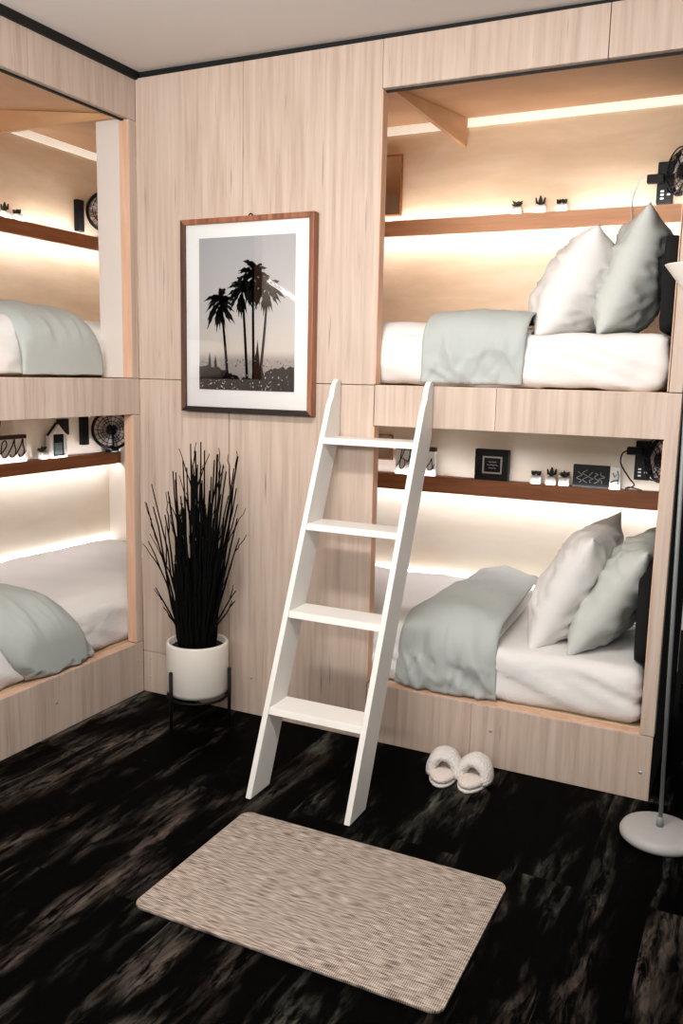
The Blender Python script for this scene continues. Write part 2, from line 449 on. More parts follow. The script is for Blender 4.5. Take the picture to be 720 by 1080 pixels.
def pod(F, upper, label, loc):
    t = thing('bunk_pod', loc, label, 'bunk bed', None)
    if F.left: s0, s1, a, b = SL0, SL1, left_s(LA), left_s(LB)
    else: s0, s1, a, b = .03, XE, A0, A1
    z0, z1 = (ZS, H) if upper else (0, ZB)
    lo, hi = (ZS, ZH) if upper else (ZO, ZB)
    def part(name, m, *bs, bevel=.0015):
        bm = nb()
        for q in bs: F.box(bm, *q)
        return obj(name, bm, m, t, bevel=bevel)
    e = 0 if F.left else (s1-.0)
    # rail under the opening
    r0, r1 = (ZB+g, ZS-g) if upper else (.0, ZO-g)
    if upper:
        cut = [1.505] if not F.left else [left_s(-.36), left_s(-.62)]
    else:
        cut = [1.47] if not F.left else [left_s(-.34)]
    rs = b+.003 if upper and not F.left else (XE if not F.left else b)
    xs = [a+g]+cut+[rs-g]
    if F.left: xs[0] = left_s(-.001)
    rail = part('front_rail', M['oak'], *[(p+.0005, q-.0005, 0, .010, r0, r1) for p, q in zip(xs, xs[1:])])
    part('sill', M['ply_edge'], (a+.001, b-.001, .0103, .05, r1-.03, r1+.001))
    # screws in the rail
    sp = []
    if not upper and not F.left: sp = [(1.544, .134), (2.056, .095)]
    if not upper and F.left: sp = [(left_s(-.515), .122), (left_s(-.03), .145), (left_s(-.03), .069)]
    for s, z in sp:
        p = F(s, 0, z); bm = nb()
        mt = Matrix.Translation(p) @ (Matrix.Rotation(PI/2, 4, 'Y') if F.left else Matrix.Rotation(PI/2, 4, 'X'))
        lathe(bm, [(0, .002), (.004, .0018), (.006, .0005), (.006, -.002)], seg=12, mtx=mt)
        obj('screw', bm, M['chrome'], rail, smooth=True)
    # raw edges of the opening
    jz0, jz1 = (ZS+.002, ZH-.002) if upper else (ZO+.002, ZB-.002)
    part('jamb', M['ply_edge'], (a-.002, a+.0035, .001, T+.002, jz0, jz1))
    part('jamb', M['ply_edge'], (b-.003, b+.001, .001, T+.002, jz0, jz1))
    # platform, back, ends, ceiling
    pz = lo-.002
    part('platform', M['maple'], (s0+.022, s1-.043, .064, D, pz-.03, pz))
    zt = H if upper else 1.25
    wallm = M['cream'] if not upper else M['maple']
    part('back_panel', M['maple'] if upper else M['maple_lit'], (s0, s1, D, D+.02, pz-.05, zt))
    part('end_panel', M['cream'], (s0, s0+.02, .05, D, pz, zt))
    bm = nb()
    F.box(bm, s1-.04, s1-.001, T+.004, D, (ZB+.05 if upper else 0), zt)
    obj('end_panel', bm, M['flat_black'], t)
    if upper:
        bm = nb()
        def cz(d): return ZH+.018+(H-.03-ZH-.018)*(d-.05)/(D-.05)
        P = [(T+.002, cz(T)), (D, cz(D)), (D, H), (T+.002, H)]
        for i in range(1):
            A = [bm.verts.new(F(s0, d, z)) for d, z in P]; B = [bm.verts.new(F(s1-.04, d, z)) for d, z in P]
            bm.faces.new(A); bm.faces.new(B[::-1])
            for k in range(4): bm.faces.new([A[k], B[k], B[(k+1) % 4], A[(k+1) % 4]])
        obj('ceiling_panel', bm, M['maple_shaded'], t)
        sf = a+.006
        P = [(T+.004, ZH+.003), (D-.03, ZH+.006), (D-.03, cz(D-.03)-.002), (T+.004, cz(T)-.002)]
        bm = nb()
        A = [bm.verts.new(F(sf, d, z)) for d, z in P]; B = [bm.verts.new(F(sf+.018, d, z)) for d, z in P]
        bm.faces.new(A); bm.faces.new(B[::-1])
        for k in range(4): bm.faces.new([A[k], B[k], B[(k+1) % 4], A[(k+1) % 4]])
        obj('ceiling_fin', bm, M['maple_shaded'], t)
        part('light_channel', M['led_dim'], (s0+.03, s1-.05, D-.012, D-.001, H-.066, H-.032), bevel=0)
        part('curtain_track', M['flat_black'], (a+.004, b-.004, .022, .034, ZH-.007, ZH-.001), bevel=0)
    # shelf and its light strips
    shz0, shz1 = ((1.986, 2.047) if upper else (.862, .93))
    if F.left: shz0, shz1 = ((1.975, 2.034) if upper else (.878, .937))
    part('wall_shelf', M['shelf_tan'] if (upper and not F.left) else M['shelf_brown'], (s0+.022, s1-.042, D-.09, D-.078, shz0, shz1+.004), (s0+.022, s1-.042, D-.0778, D-.001, shz0+.012, shz1), bevel=.001)
    part('led_strip', M['led_under' if upper else 'led'], (s0+.03, s1-.05, D-.074, D-.062, shz0+.004, shz0+.0115), bevel=0)
    part('led_strip', M['led_upper' if upper else 'led_soft'], (s0+.03, s1-.05, D-.0775, D-.0735, shz1+.0003, shz1+.003), bevel=0)
    if not upper:
        part('led_strip', M['led_low'], (s0+.03, s1-.05, D-.012, D-.004, .462, .47), bevel=0)
    if upper and F.left:
        bm = nb(); box(bm, -.165, -T-.003, LA+.001, LA+.019, ZS+.002, ZH+.004)
        o = obj('side_panel', bm, M['panel'], t, bevel=.001); o['label'] = 'cream white upright panel'
    return t

M['maple_lit'] = wood('lit_maple', (228, 214, 192), (235, 223, 204), (240, 230, 214), (2.2, 2.2, 9), .5)  # same maple, paled in colour for the brighter lit lower pods
pod(FR, True, 'upper wooden bunk pod with warm lit shelf, behind the ladder top', (1.57, .4, ZS))
pod(FR, False, 'lower wooden bunk pod with lit shelf, behind the ladder and slippers', (1.57, .4, 0))
pod(FL, True, 'upper wooden bunk pod in side wall, above the bunk beside the plant', (-.4, -.55, ZS))
pod(FL, False, 'lower wooden bunk pod in side wall beside the potted plant', (-.4, -.55, 0))

# ------------------------------------------------------------------ bedding
def mattress(F, s0, s1, d0, d1, z0, z1, label, seed):
    a = F(s0, d0, z0); b = F(s1, d1, z1)
    bm = nb()
    sx, sy = abs(a.x-b.x), abs(a.y-b.y)
    def disp(p, n):
        q = Vector((p.x, p.y, p.z*1.6))+Vector((seed, 0, 0))
        w = .006*noise.noise(q*7)
        side = 1-abs(n.z)
        s = p.y if F.left else p.x
        w += side*.007*noise.noise(Vector((s*9+p.z*22, seed, p.z*6)))
        w += .004*noise.noise(Vector((s*20-p.z*14, p.y*5, seed+4)))
        rg = lambda f1, f2, sd: max(0, 1-abs(noise.noise(Vector((s*f1+p.z*f2, p.y*3 if not F.left else p.x*3, sd))))*3)**2
        w += .011*rg(5, 17, seed+20)*(.3+.7*side)-.009*side*rg(9, 24, seed+30)+.005*(1-side)*rg(7, 3, seed+50)
        w += side*.012*math.sin(max(0, min(1, (p.z-z0)/(z1-z0)))*PI)
        return w
    rbox(bm, a.x, b.x, a.y, b.y, z0, z1, .032, (max(8, int(sx/.02)), max(8, int(sy/.02)), 12), disp)
    return tag(obj('mattress', bm, M['sheet'], None, smooth=True), label, 'mattress')

def drape(name, F, sL, sR, d0, d1, ztop, zbot, th, m, label, cat, seed, base=0, nu=46, folds=1.0, r=.06, puff=0.0, zback=0.0, dmin=.036):
    sa = left_s(LA) if F.left else A0
    """cloth over the mattress: across the top from the wall to the front edge, then down the front.
    sL(v), sR(v): its two ends at path position v (0 at the wall, 1 at the front's hem)"""
    path = []
    n1, n2, n3 = 16, 8, 12
    for i in range(n1+1):
        k = i/n1; path.append((d1+(d0+r-d1)*k, ztop+zback*(1-k), 0, 1))
    for i in range(1, n2+1):
        a = PI/2*i/n2; path.append((d0+r-r*math.sin(a), ztop-r+r*math.cos(a), -math.sin(a), math.cos(a)))
    for i in range(1, n3+1): path.append((d0, ztop-r+(zbot-ztop+r)*i/n3, -1, 0))
    L = [0]
    for p, q in zip(path, path[1:]): L.append(L[-1]+math.hypot(q[0]-p[0], q[1]-p[1]))
    bm = nb(); outer = []; inner = []
    for i, (d, z, nd, nz) in enumerate(path):
        v = L[i]/L[-1]; ro = []; ri = []
        front = max(0, min(1, -nd)); down = max(0, (ztop-z)/(ztop-zbot))
        for j in range(nu+1):
            u = j/nu
            s = sL(v)+(sR(v)-sL(v))*u
            dm = max(dmin, .052-(.052-dmin)*max(0, min(1, (s-sa-.006)/.035)))
            edge = (1-abs(2*u-1)**6)
            hem = 1-max(0, (v-.93)/.07)**2*.6
            back = min(1, v/.05)
            off = base+th*(.25+.75*edge)*hem*(.3+.7*back)
            off += puff*math.sin(PI*min(1, max(0, u)))*(1-front*.5)
            w = folds*(.010*noise.noise(Vector((s*6+v*3, v*6, seed)))
                 + front*.012*(.3+down)*noise.noise(Vector((s*17-v*9, v*4, seed+7)))
                 + front*.006*(.3+down)*noise.noise(Vector((s*40+v*8, v*7, seed+9)))
                 + .004*noise.noise(Vector((s*16+v*16, v*10-s*9, seed+3))))
            rg = lambda f1, f2, sd: max(0, 1-abs(noise.noise(Vector((s*f1-v*f2, v*5+s*f1*.2, sd))))*3.2)**2
            w += folds*(front*.011*(.25+down)*rg(11, 6, seed+20) + .005*rg(7, 11, seed+30) - front*.008*(.2+down)*rg(19, -8, seed+40))
            off = max(base+.002, off+w*edge**.5)
            zz = z-.004*noise.noise(Vector((s*12, seed, 1)))*(v > .9)
            ro.append(bm.verts.new(F(s, max(d+nd*off, dm), zz+nz*off)))
            ri.append(bm.verts.new(F(s, max(d+nd*(base-.002), dm+.0015), zz+nz*(base-.002))))
        outer.append(ro); inner.append(ri)
    R = len(path)
    for i in range(R-1):
        for j in range(nu):
            bm.faces.new([outer[i][j], outer[i][j+1], outer[i+1][j+1], outer[i+1][j]])
            bm.faces.new([inner[i][j], inner[i+1][j], inner[i+1][j+1], inner[i][j+1]])
        for j in (0, nu):
            bm.faces.new([outer[i][j], outer[i+1][j], inner[i+1][j], inner[i][j]])
    for i in (0, R-1):
        for j in range(nu):
            bm.faces.new([outer[i][j], outer[i][j+1], inner[i][j+1], inner[i][j]])
    return tag(obj(name, bm, m, None, smooth=True), label, cat)

def pillow(c, U, V, W, Hh, Th, m, label, seed, N=36, sag=.0):
    U = Vector(U).normalized(); V = Vector(V); V = (V-U*V.dot(U)).normalized(); Nn = U.cross(V)
    c = Vector(c); bm = nb(); top = []; bot = []
    for i in range(N+1):
        a = []; b = []
        for j in range(N+1):
            u = 2*i/N-1; v = 2*j/N-1
            px = W/2*u*(1-.10*(1-v*v)*abs(u)); py = Hh/2*v*(1-.10*(1-u*u)*abs(v))
            prof = ((1-abs(u)**2.3)*(1-abs(v)**2.3))
            t = Th/2*max(0, prof)**.55
            low = 1+.35*max(0, -v)*(1-abs(u))
            w1 = .012*noise.noise(Vector((u*2.2+v, v*2.2, seed)))+.006*noise.noise(Vector((u*5-v*3, v*6, seed+2)))
            w2 = .012*noise.noise(Vector((u*2.2-v, v*2.2, seed+5)))+.006*noise.noise(Vector((u*5+v*3, v*6, seed+8)))
            e = min(1, prof*3)
            w1 += .017*max(0, 1-abs(noise.noise(Vector((u*2.0+v*1.5, v*2.6-u, seed+11))))*3)**2
            w2 += .017*max(0, 1-abs(noise.noise(Vector((u*2.0-v*1.5, v*2.6+u, seed+15))))*3)**2
            # creases running in from the corners
            cr = .008*math.sin((abs(u)-abs(v))*26+seed)*max(0, (abs(u)*abs(v)))*e
            bend = -sag*(v*v)
            p = c+U*px+V*py+Nn*bend
            a.append(bm.verts.new(p+Nn*(t*low+(w1+cr)*e)))
            if i in (0, N) or j in (0, N): b.append(a[-1])
            else: b.append(bm.verts.new(p-Nn*(t*low+(w2+cr)*e)))
        top.append(a); bot.append(b)
    for i in range(N):
        for j in range(N):
            bm.faces.new([top[i][j], top[i+1][j], top[i+1][j+1], top[i][j+1]])
            f = [bot[i][j], bot[i][j+1], bot[i+1][j+1], bot[i+1][j]]
            bm.faces.new(f)
    return tag(obj('pillow', bm, m, None, smooth=True), label, 'pillow')

lin2 = lambda a, b: (lambda v: a+(b-a)*v)
# upper bunk behind the ladder
MU = (ZS+.004, 1.525)
mattress(FR, .08, 2.028, .060, .86, *MU, 'white sheeted mattress of the upper bunk behind the ladder top', 1.3)
drape('duvet', FR, lin2(.10, .10), lin2(1.60, 1.575), .096, .84, MU[1], MU[0]+.012, .034, M['linen'], 'white duvet under grey blanket in the upper bunk behind the ladder', 'duvet', 2.1, base=.010, folds=.6)
drape('blanket', FR, lin2(1.225, 1.215), lin2(1.612, 1.578), .106, .845, MU[1]+.012, MU[0]+.008, .012, M['grey'], 'grey blanket folded across white duvet in upper bunk behind the ladder', 'blanket', 3.3, base=.062, folds=1.2, dmin=.006)
pillow((1.690, .42, 1.705), (0, 1, .02), (.33, 0, .62), .62, .41, .24, M['linen'], 'white pillow leaning on a grey pillow in the upper bunk', 1.0)
pillow((1.872, .42, 1.735), (0, 1, .02), (.27, 0, .80), .64, .44, .19, M['greypil'], 'grey pillow standing at the head of the upper bunk', 2.0)
# lower bunk behind the ladder
ML = (ZO+.002, .42)
mattress(FR, .08, 2.025, .060, .86, *ML, 'white sheeted mattress of the lower bunk behind slippers', 5.3)
drape('duvet', FR, lin2(.10, .10), lin2(1.50, 1.52), .096, .85, ML[1], ML[0]+.012, .034, M['linen'], 'white duvet showing beside grey blanket in lower bunk behind ladder', 'duvet', 6.1, base=.010, folds=.6, zback=.02)
drape('blanket', FR, lin2(1.24, 1.15), lin2(1.50, 1.545), .112, .84, ML[1]+.012, ML[0]+.006, .022, M['grey'], 'rumpled grey blanket over white duvet in lower bunk behind ladder', 'blanket', 7.3, base=.062, folds=1.6, zback=.02, puff=.025, dmin=.006)
pillow((1.735, .42, .625), (0, 1, .02), (.36, 0, .78), .62, .50, .20, M['linen'], 'white pillow leaning on a grey pillow in the lower bunk', 3.0)
pillow((1.895, .40, .62), (0, 1, .02), (.46, 0, .76), .62, .48, .19, M['greypil'], 'grey pillow leaning at the head of the lower bunk', 4.0)
# side wall bunks
sU0 = SL0+.03
mattress(FL, sU0, SL1-.06, .19, .86, *MU, 'white sheeted mattress of the upper side wall bunk', 8.3)
drape('duvet', FL, lin2(sU0+.02, sU0+.02), lin2(left_s(-.62), left_s(-.62)), .185, .84, MU[1]+.02, MU[0]+.008, .02, M['linen'], 'white duvet foot end in the upper side wall bunk', 'duvet', 9.1, base=.012)
drape('blanket', FL, lin2(left_s(-.11), left_s(-.075)), lin2(left_s(-.50), left_s(-.50)), .17, .84, MU[1]+.025, MU[0]+.006, .035, M['grey'], 'grey blanket across the bed in the upper side wall bunk', 'blanket', 10.3, base=.040, r=.15, folds=.9, dmin=.12)
mattress(FL, sU0, SL1-.06, .060, .86, *ML, 'white sheeted mattress of the lower bunk beside potted plant', 11.3)
drape('duvet', FL, lin2(sU0+.02, sU0+.02), lin2(left_s(-1.0), left_s(-1.0)), .100, .85, ML[1], ML[0]+.012, .034, M['linen'], 'rumpled white duvet of the lower bunk beside potted plant', 'duvet', 12.1, base=.010, folds=.6, zback=.02)
def lowL(v): return left_s(-.46) if v < .62 else left_s(-.46+(v-.62)/.38*.21)
def lowR(v): return left_s(-.76) if v < .78 else left_s(-.76+(v-.78)/.22*.14)
drape('blanket', FL, lowL, lowR, .112, .70, ML[1]+.012, ML[0]+.006, .045, M['grey'], 'thick grey blanket across the lower bunk beside potted plant', 'blanket', 13.3, base=.062, folds=1.3, r=.13, puff=.035, dmin=.006)

# black slabs standing in for the shadow behind the pillows
def shadow_slab(z0, z1, label):
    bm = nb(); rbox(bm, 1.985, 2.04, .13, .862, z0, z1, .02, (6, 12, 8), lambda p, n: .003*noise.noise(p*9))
    tag(obj('pillow_shadow', bm, M['shadow_slab'], None, smooth=True), label, 'shadow_slab')
shadow_slab(1.535, 1.84, 'black slab for the shadow behind the grey pillow in the upper bunk')
shadow_slab(.425, .79, 'black slab for the shadow behind the grey pillow in the lower bunk')

# ------------------------------------------------------------------ ladder
lad = thing('ladder', (1.09, -.35, 0), 'white painted wooden bunk ladder leaning on the upper bunk rail', 'ladder')
sl = .4165
def fy(z): return -.612+sl*z
prof = [(-.612, 0), (-.490, 0), (-.004, 1.168), (-.004, 1.355)]
for k in range(1, 9):
    a = PI/2*k/9
    prof.append((-.012-.052*math.sin(a)*.95, 1.362-.075*(1-math.cos(a))))
prof.append((fy(1.27), 1.27))
for x0 in (.904, 1.262):
    bm = nb(); prism(bm, prof, 'x', x0, x0+.020)
    obj('stile', bm, M['white_paint'], lad, bevel=.002)
for z in (.276, .578, .863, 1.155):
    bm = nb()
    prism(bm, [(fy(z-.022)+.004, z-.022), (fy(z)+.003, z), (fy(z)+.120, z), (fy(z)+.112, z-.022)], 'x', .9242, 1.2618)
    obj('tread', bm, M['white_paint'], lad, bevel=.002)

# ------------------------------------------------------------------ framed palm print
pic = thing('framed_picture', (.53, -.03, 1.22), 'framed photo of palm trees hanging on the wood wall', 'picture')
fx0, fx1, fz0, fz1 = .238, .822, 1.222, 1.950
w = .020
bm = nb()
bm.faces.ensure_lookup_table()
for pts in ([(fx0, fz0), (fx1, fz0), (fx1-w, fz0+w), (fx0+w, fz0+w)], [(fx1, fz0), (fx1, fz1), (fx1-w, fz1-w), (fx1-w, fz0+w)],
            [(fx1, fz1), (fx0, fz1), (fx0+w, fz1-w), (fx1-w, fz1-w)], [(fx0, fz1), (fx0, fz0), (fx0+w, fz0+w), (fx0+w, fz1-w)]):
    prism(bm, pts, 'y', -.040, -.002)
bm.faces.ensure_lookup_table()
for f in bm.faces[:6]: f.material_index = 1  # bottom piece is the darkest
for f in bm.faces[18:24]: f.material_index = 2  # left piece is darker than top and right
obj('frame', bm, None, pic, bevel=.002, mats=[M['frame_wood'], M['frame_dark'], M['frame_mid']])
one('mount', M['mat_board'], pic, (fx0+w-.002, fx1-w+.002, -.0265, -.022, fz0+w-.002, fz1-w+.002))
px0, px1, pz0, pz1 = .318, .742, 1.309, 1.879
bm = nb(); box(bm, px0, px1, -.0275, -.0266, pz0, pz1)
fm = len(bm.faces)
rnd = random.Random(3)
yp = -.0280
def poly(pts, mi, y=None):
    yy = yp if y is None else y
    vs = [bm.verts.new((min(max(x, px0), px1), yy, min(max(z, pz0), pz1))) for x, z in pts]
    try: f = bm.faces.new(vs); f.material_index = mi
    except Exception: pass
def frond(cx, cz, ang, ln, y):
    pts_u = []; pts_l = []; n = 7
    for i in range(n+1):
        t = i/n
        x = cx+math.cos(ang)*ln*t; z = cz+math.sin(ang)*ln*t-ln*.45*t*t
        wd = ln*.20*math.sin(PI*min(1, t*.85+.12))*(1.0 if i % 2 else .55)
        nx, nz = -math.sin(ang), math.cos(ang)
        pts_u.append((x+nx*wd*.5, z+nz*wd*.5)); pts_l.append((x-nx*wd, z-nz*wd))
    for i in range(n):
        poly([pts_l[i], pts_l[i+1], pts_u[i+1], pts_u[i]], 1, y)
for k, (tx, tz, mx, mz, bx, bz, R) in enumerate(((.414, 1.645, .431, 1.574, .448, 1.36, .075), (.512, 1.69, .522, 1.622, .537, 1.35, .072),
        (.561, 1.745, .561, 1.638, .567, 1.33, .085), (.622, 1.70, .626, 1.621, .594, 1.36, .070))):
    y = yp-.0002*k
    # trunk
    n = 10; prev = None
    for i in range(n+1):
        t = i/n
        x = (1-t)**2*tx+2*t*(1-t)*mx+t*t*bx; z = (1-t)**2*tz+2*t*(1-t)*mz+t*t*bz
        hw = .0042+.002*t
        if prev: poly([(prev[0]-prev[2], prev[1]), (x-hw, z), (x+hw, z), (prev[0]+prev[2], prev[1])], 1, y)
        prev = (x, z, hw)
    for i in range(17):
        frond(tx+rnd.uniform(-.006, .006), tz+rnd.uniform(-.01, .008), -.75+i/16*(PI+1.5)+rnd.uniform(-.1, .1), R*rnd.uniform(.75, 1.1), y)
    # dry skirt below the crown
    for i in range(5):
        a = -PI/2+(-.45+.225*i)
        frond(tx, tz-.02, a, R*rnd.uniform(.7, .95), y)
# dark garden along the bottom, with pale speckles
yb = yp-.0012
xx = [px0+(px1-px0)*i/60 for i in range(61)]
top = []
for x in xx:
    u = (x-px0)/(px1-px0)
    h = 1.400-.045*math.exp(-((u-.5)/.22)**2)+.012*noise.noise(Vector((x*60, 0, 0)))+.008*noise.noise(Vector((x*170, 3, 0)))
    top.append(h)
for i in range(60): poly([(xx[i], pz0), (xx[i+1], pz0), (xx[i+1], top[i+1]), (xx[i], top[i])], 1, yb)
for cx, hz, wd, bz in ((.583, 1.500, .013, 1.33), (.367, 1.455, .008, 1.37), (.394, 1.442, .009, 1.37), (.575, 1.45, .02, 1.31), (.60, 1.42, .016, 1.31)):
    poly([(cx-wd, bz), (cx+wd, bz), (cx+wd*.7, bz+(hz-bz)*.55), (cx, hz), (cx-wd*.7, bz+(hz-bz)*.55)], 1, yb)
for i in range(70):
    x = rnd.uniform(px0+.006, px1-.006); z = pz0+abs(rnd.gauss(0, .035))+.004
    if z > pz0+.085: continue
    s = rnd.uniform(.0010, .0030)
    poly([(x-s, z), (x, z-s*1.3), (x+s, z+s*.2), (x+s*.3, z+s*1.4)], 2, yb-.0003)
for i in range(70):
    x = rnd.uniform(px0+.006, px1-.006); z = rnd.uniform(1.40, 1.43)
    s = rnd.uniform(.001, .003)
    poly([(x-s, z), (x, z-s), (x+s, z+s*.2), (x+s*.3, z+s*1.2)], 1 if i % 3 else 2, yb-.0003)
obj('photo_print', bm, None, pic, mats=[M['print'], M['palm'], M['printlight']])
one('glass', M['glass'], pic, (fx0+w-.001, fx1-w+.001, -.0335, -.0318, fz0+w-.001, fz1-w+.001))
bm = nb(); tube(bm, [(.545+.007*math.cos(a), -.02, 1.953+.007*math.sin(a)) for a in [PI*k/8 for k in range(9)]], .0025, 6)
obj('hanger', bm, M['iron'], pic, smooth=True)

# ------------------------------------------------------------------ potted grass
PX, PY = .400, -.165
pl = thing('potted_plant', (PX, PY, 0), 'tall black twiggy grass in white pot on black stand', 'plant')
zb, zt, R = .125, .335, .121
bm = nb(); lathe(bm, [(0, zb), (R-.018, zb), (R-.006, zb+.006), (R, zb+.02), (R, zt-.008), (R-.004, zt), (R-.010, zt), (R-.014, zt-.006), (R-.016, zt-.05), (0, zt-.05)], (PX, PY, 0), 56)
obj('pot', bm, M['ceramic'], pl, smooth=True)
bm = nb(); lathe(bm, [(0, zt-.018), (.06, zt-.020), (R-.0165, zt-.024), (R-.0165, zt-.049), (0, zt-.049)], (PX, PY, 0), 40)
obj('soil', bm, M['soil'], pl, smooth=True)
# stand: ring, cross bars and four legs
st = nb()
tube(st, [(PX+(R-.004)*math.cos(a), PY+(R-.004)*math.sin(a), zb-.010) for a in [2*PI*k/32 for k in range(32)]], .006, 8, True)
for a in (PI*.20, PI*.70):
    c, s = math.cos(a), math.sin(a)
    tube(st, [(PX-(R-.004)*c, PY-(R+.0)*s, zb-.010), (PX+R*c, PY+R*s, zb-.010)], .006, 8)
stand = obj('stand', st, M['iron'], pl, smooth=True)
for a in (math.radians(-106), math.radians(14), math.radians(134)):
    c, s = math.cos(a), math.sin(a)
    q = nb(); tube(q, [(PX+(R+.010)*c, PY+(R+.010)*s, 0), (PX+(R+.010)*c, PY+(R+.010)*s, .235)], .007, 8)
    obj('leg', q, M['iron'], stand, smooth=True)
# grass: many upright twigs, forked near the tips
bm = nb(); rr = random.Random(11)
def twig(p0, dr, ln, r0, bend, fork=0):
    pts = []; rs = []; n = 7
    ax = Vector((rr.uniform(-1, 1), rr.uniform(-1, 1), 0))*.016
    for i in range(n+1):
        t = i/n
        p = Vector(p0)+Vector(dr)*ln*t+Vector((dr[0], dr[1], 0))*bend*ln*t*t+ax*math.sin(t*5)*ln+Vector((rr.uniform(-1, 1), rr.uniform(-1, 1), 0))*.0035*min(1, i)
        p.y = min(p.y, -.012)
        pts.append(p); rs.append(r0*(1-.6*t))
    tube(bm, pts, rs, 5)
    for f in range(fork):
        i = rr.randint(3, 6); q = pts[i]
        d2 = (Vector(dr)+Vector((rr.uniform(-.35, .35), rr.uniform(-.15, .05), 0))).normalized()
        twig(q, d2, ln*rr.uniform(.15, .32), r0*.55, .15, 0)
for i in range(70):
    a = rr.uniform(0, 2*PI); rad = .055*math.sqrt(rr.random())
    lean = (rad/.055)**1.2*.25*rr.uniform(.25, 1.15)
    d = Vector((math.cos(a)*lean, math.sin(a)*lean*.45, 1)).normalized()
    twig((PX+rad*math.cos(a), PY+rad*math.sin(a), zt-.03), d, rr.uniform(.52, .82)*(1-.35*abs(lean)), .0062, .10, rr.choice((0, 1, 1, 2)))
for i in range(190):   # the dense sheath at the foot
    a = rr.uniform(0, 2*PI); rad = .068*math.sqrt(rr.random())
    d = Vector((math.cos(a)*.10*rr.uniform(.2, 1), math.sin(a)*.08, 1)).normalized()
    twig((PX+rad*math.cos(a), PY+rad*math.sin(a), zt-.03), d, rr.uniform(.20, .46), .0066, .03, 0)
for a, ln, le in ((PI, .22, .5), (PI*.97, .40, .30), (PI*1.03, .14, .55), (0, .26, .5), (.1, .22, .6), (-.2, .36, .35), (.2, .46, .33), (PI*1.08, .55, .22), (0, .58, .22), (PI*.9, .62, .18)):
    c, s_ = math.cos(a), math.sin(a)
    twig((PX+.055*c, PY-.02+.03*s_, zt+.0), Vector((le*c, -.05, 1)).normalized(), ln, .0050, .22, 1)
obj('grass', bm, M['grass'], pl, smooth=True)

# ------------------------------------------------------------------ rug
bm = nb()
x0, x1, y0, y1, rc = .956, 1.803, -1.245, -.692, .03
out = []
for cx, cy, a0 in ((x1-rc, y1-rc, 0), (x0+rc, y1-rc, PI/2), (x0+rc, y0+rc, PI), (x1-rc, y0+rc, 1.5*PI)):
    for k in range(7):
        a = a0+PI/2*k/6; out.append((cx+rc*math.cos(a), cy+rc*math.sin(a)))
prism(bm, out, 'z', .001, .009)
tag(obj('rug', bm, M['rug'], None, bevel=.002), 'beige woven rectangular rug on the black floor', 'rug')

# ------------------------------------------------------------------ slippers
def slipper(cx, cy, rot, label):
    t = thing('slipper', (cx, cy, 0), label, 'slipper', None)
    Rm = Matrix.Translation((cx, cy, 0)) @ Matrix.Rotation(rot, 4, 'Z')
    def outline(k, sc):
        a = 2*PI*k/36
        y = .092*math.sin(a)*sc; x = (.050+.004*math.sin(a))*math.cos(a)*sc
        return x, y
    def slab(z0, z1, sc, m, name, dome=0):
        bm = nb(); rings = []
        for z, s in ((z0, .94), (z0+(z1-z0)*.3, 1), (z0+(z1-z0)*.7, 1), (z1, .9)):
            rings.append([bm.verts.new(Rm @ Vector((*outline(k, s*sc), z))) for k in range(36)])
        for A, B in zip(rings, rings[1:]):
            for k in range(36): bm.faces.new([A[k], A[(k+1) % 36], B[(k+1) % 36], B[k]])
        bm.faces.new(rings[0][::-1]); bm.faces.new(rings[-1])
        return obj(name, bm, m, t, smooth=True)
    slab(.0, .014, 1, M['fluff'], 'sole')
    slab(.0145, .034, .99, M['fluff_in'], 'footbed')
    # fleece band arching over the foot: thick loop swept from side to side
    bm = nb(); rings = []
    nA, nS = 22, 14
    for i in range(nA+1):
        a = -.12+(PI+.24)*i/nA
        ex = .044*math.cos(a); ez = .022+.054*math.sin(a)
        ring = []
        for k in range(nS):
            b = 2*PI*k/nS
            n = noise.noise(Vector((ex*70, math.sin(b)*3, cx*50)))*.004
            ly = .048*math.sin(b); lr = .021*math.cos(b)+n
            yy = .012+ly+.012*math.sin(a)
            ring.append(bm.verts.new(Rm @ Vector((ex+lr*math.cos(a), yy, max(.015, ez+lr*math.sin(a))))))
        rings.append(ring)
    for A, B in zip(rings, rings[1:]):
        for k in range(nS): bm.faces.new([A[k], A[(k+1) % nS], B[(k+1) % nS], B[k]])
    bm.faces.new(rings[0][::-1]); bm.faces.new(rings[-1])
    obj('strap', bm, M['fluff'], t, smooth=True)
slipper(1.428, -.155, .16, 'white fluffy slipper nearer the ladder, beneath the lower bunk')
slipper(1.533, -.150, -.02, 'white fluffy slipper farther from the ladder, beneath the lower bunk')

# ------------------------------------------------------------------ floor lamp
LX, LY = 2.145, -.225
fl = thing('floor_lamp', (LX, LY, 0), 'slim grey floor lamp with round white base beside bunk end', 'lamp')
bm = nb(); lathe(bm, [(0, 0), (.108, 0), (.115, .006), (.116, .016), (.110, .028), (.095, .035), (.03, .039), (0, .040)], (LX, LY, 0), 56)
obj('base', bm, M['lampbase'], fl, smooth=True)
bm = nb(); tube(bm, [(LX, LY, .038), (LX-.002, LY, .07)], [.011, .009], 14); obj('collar', bm, M['pole'], fl, smooth=True)
TX = 2.112
bm = nb(); tube(bm, [(LX, LY, .07), (TX, LY+.012, 1.62)], .0062, 12); obj('pole', bm, M['pole'], fl, smooth=True)
bm = nb(); lathe(bm, [(0, 1.61), (.014, 1.615), (.03, 1.635), (.078, 1.697), (.080, 1.700), (.076, 1.700), (.028, 1.642), (0, 1.63)], (TX, LY+.012, 0), 40)
obj('shade', bm, M['shade'], fl, smooth=True)

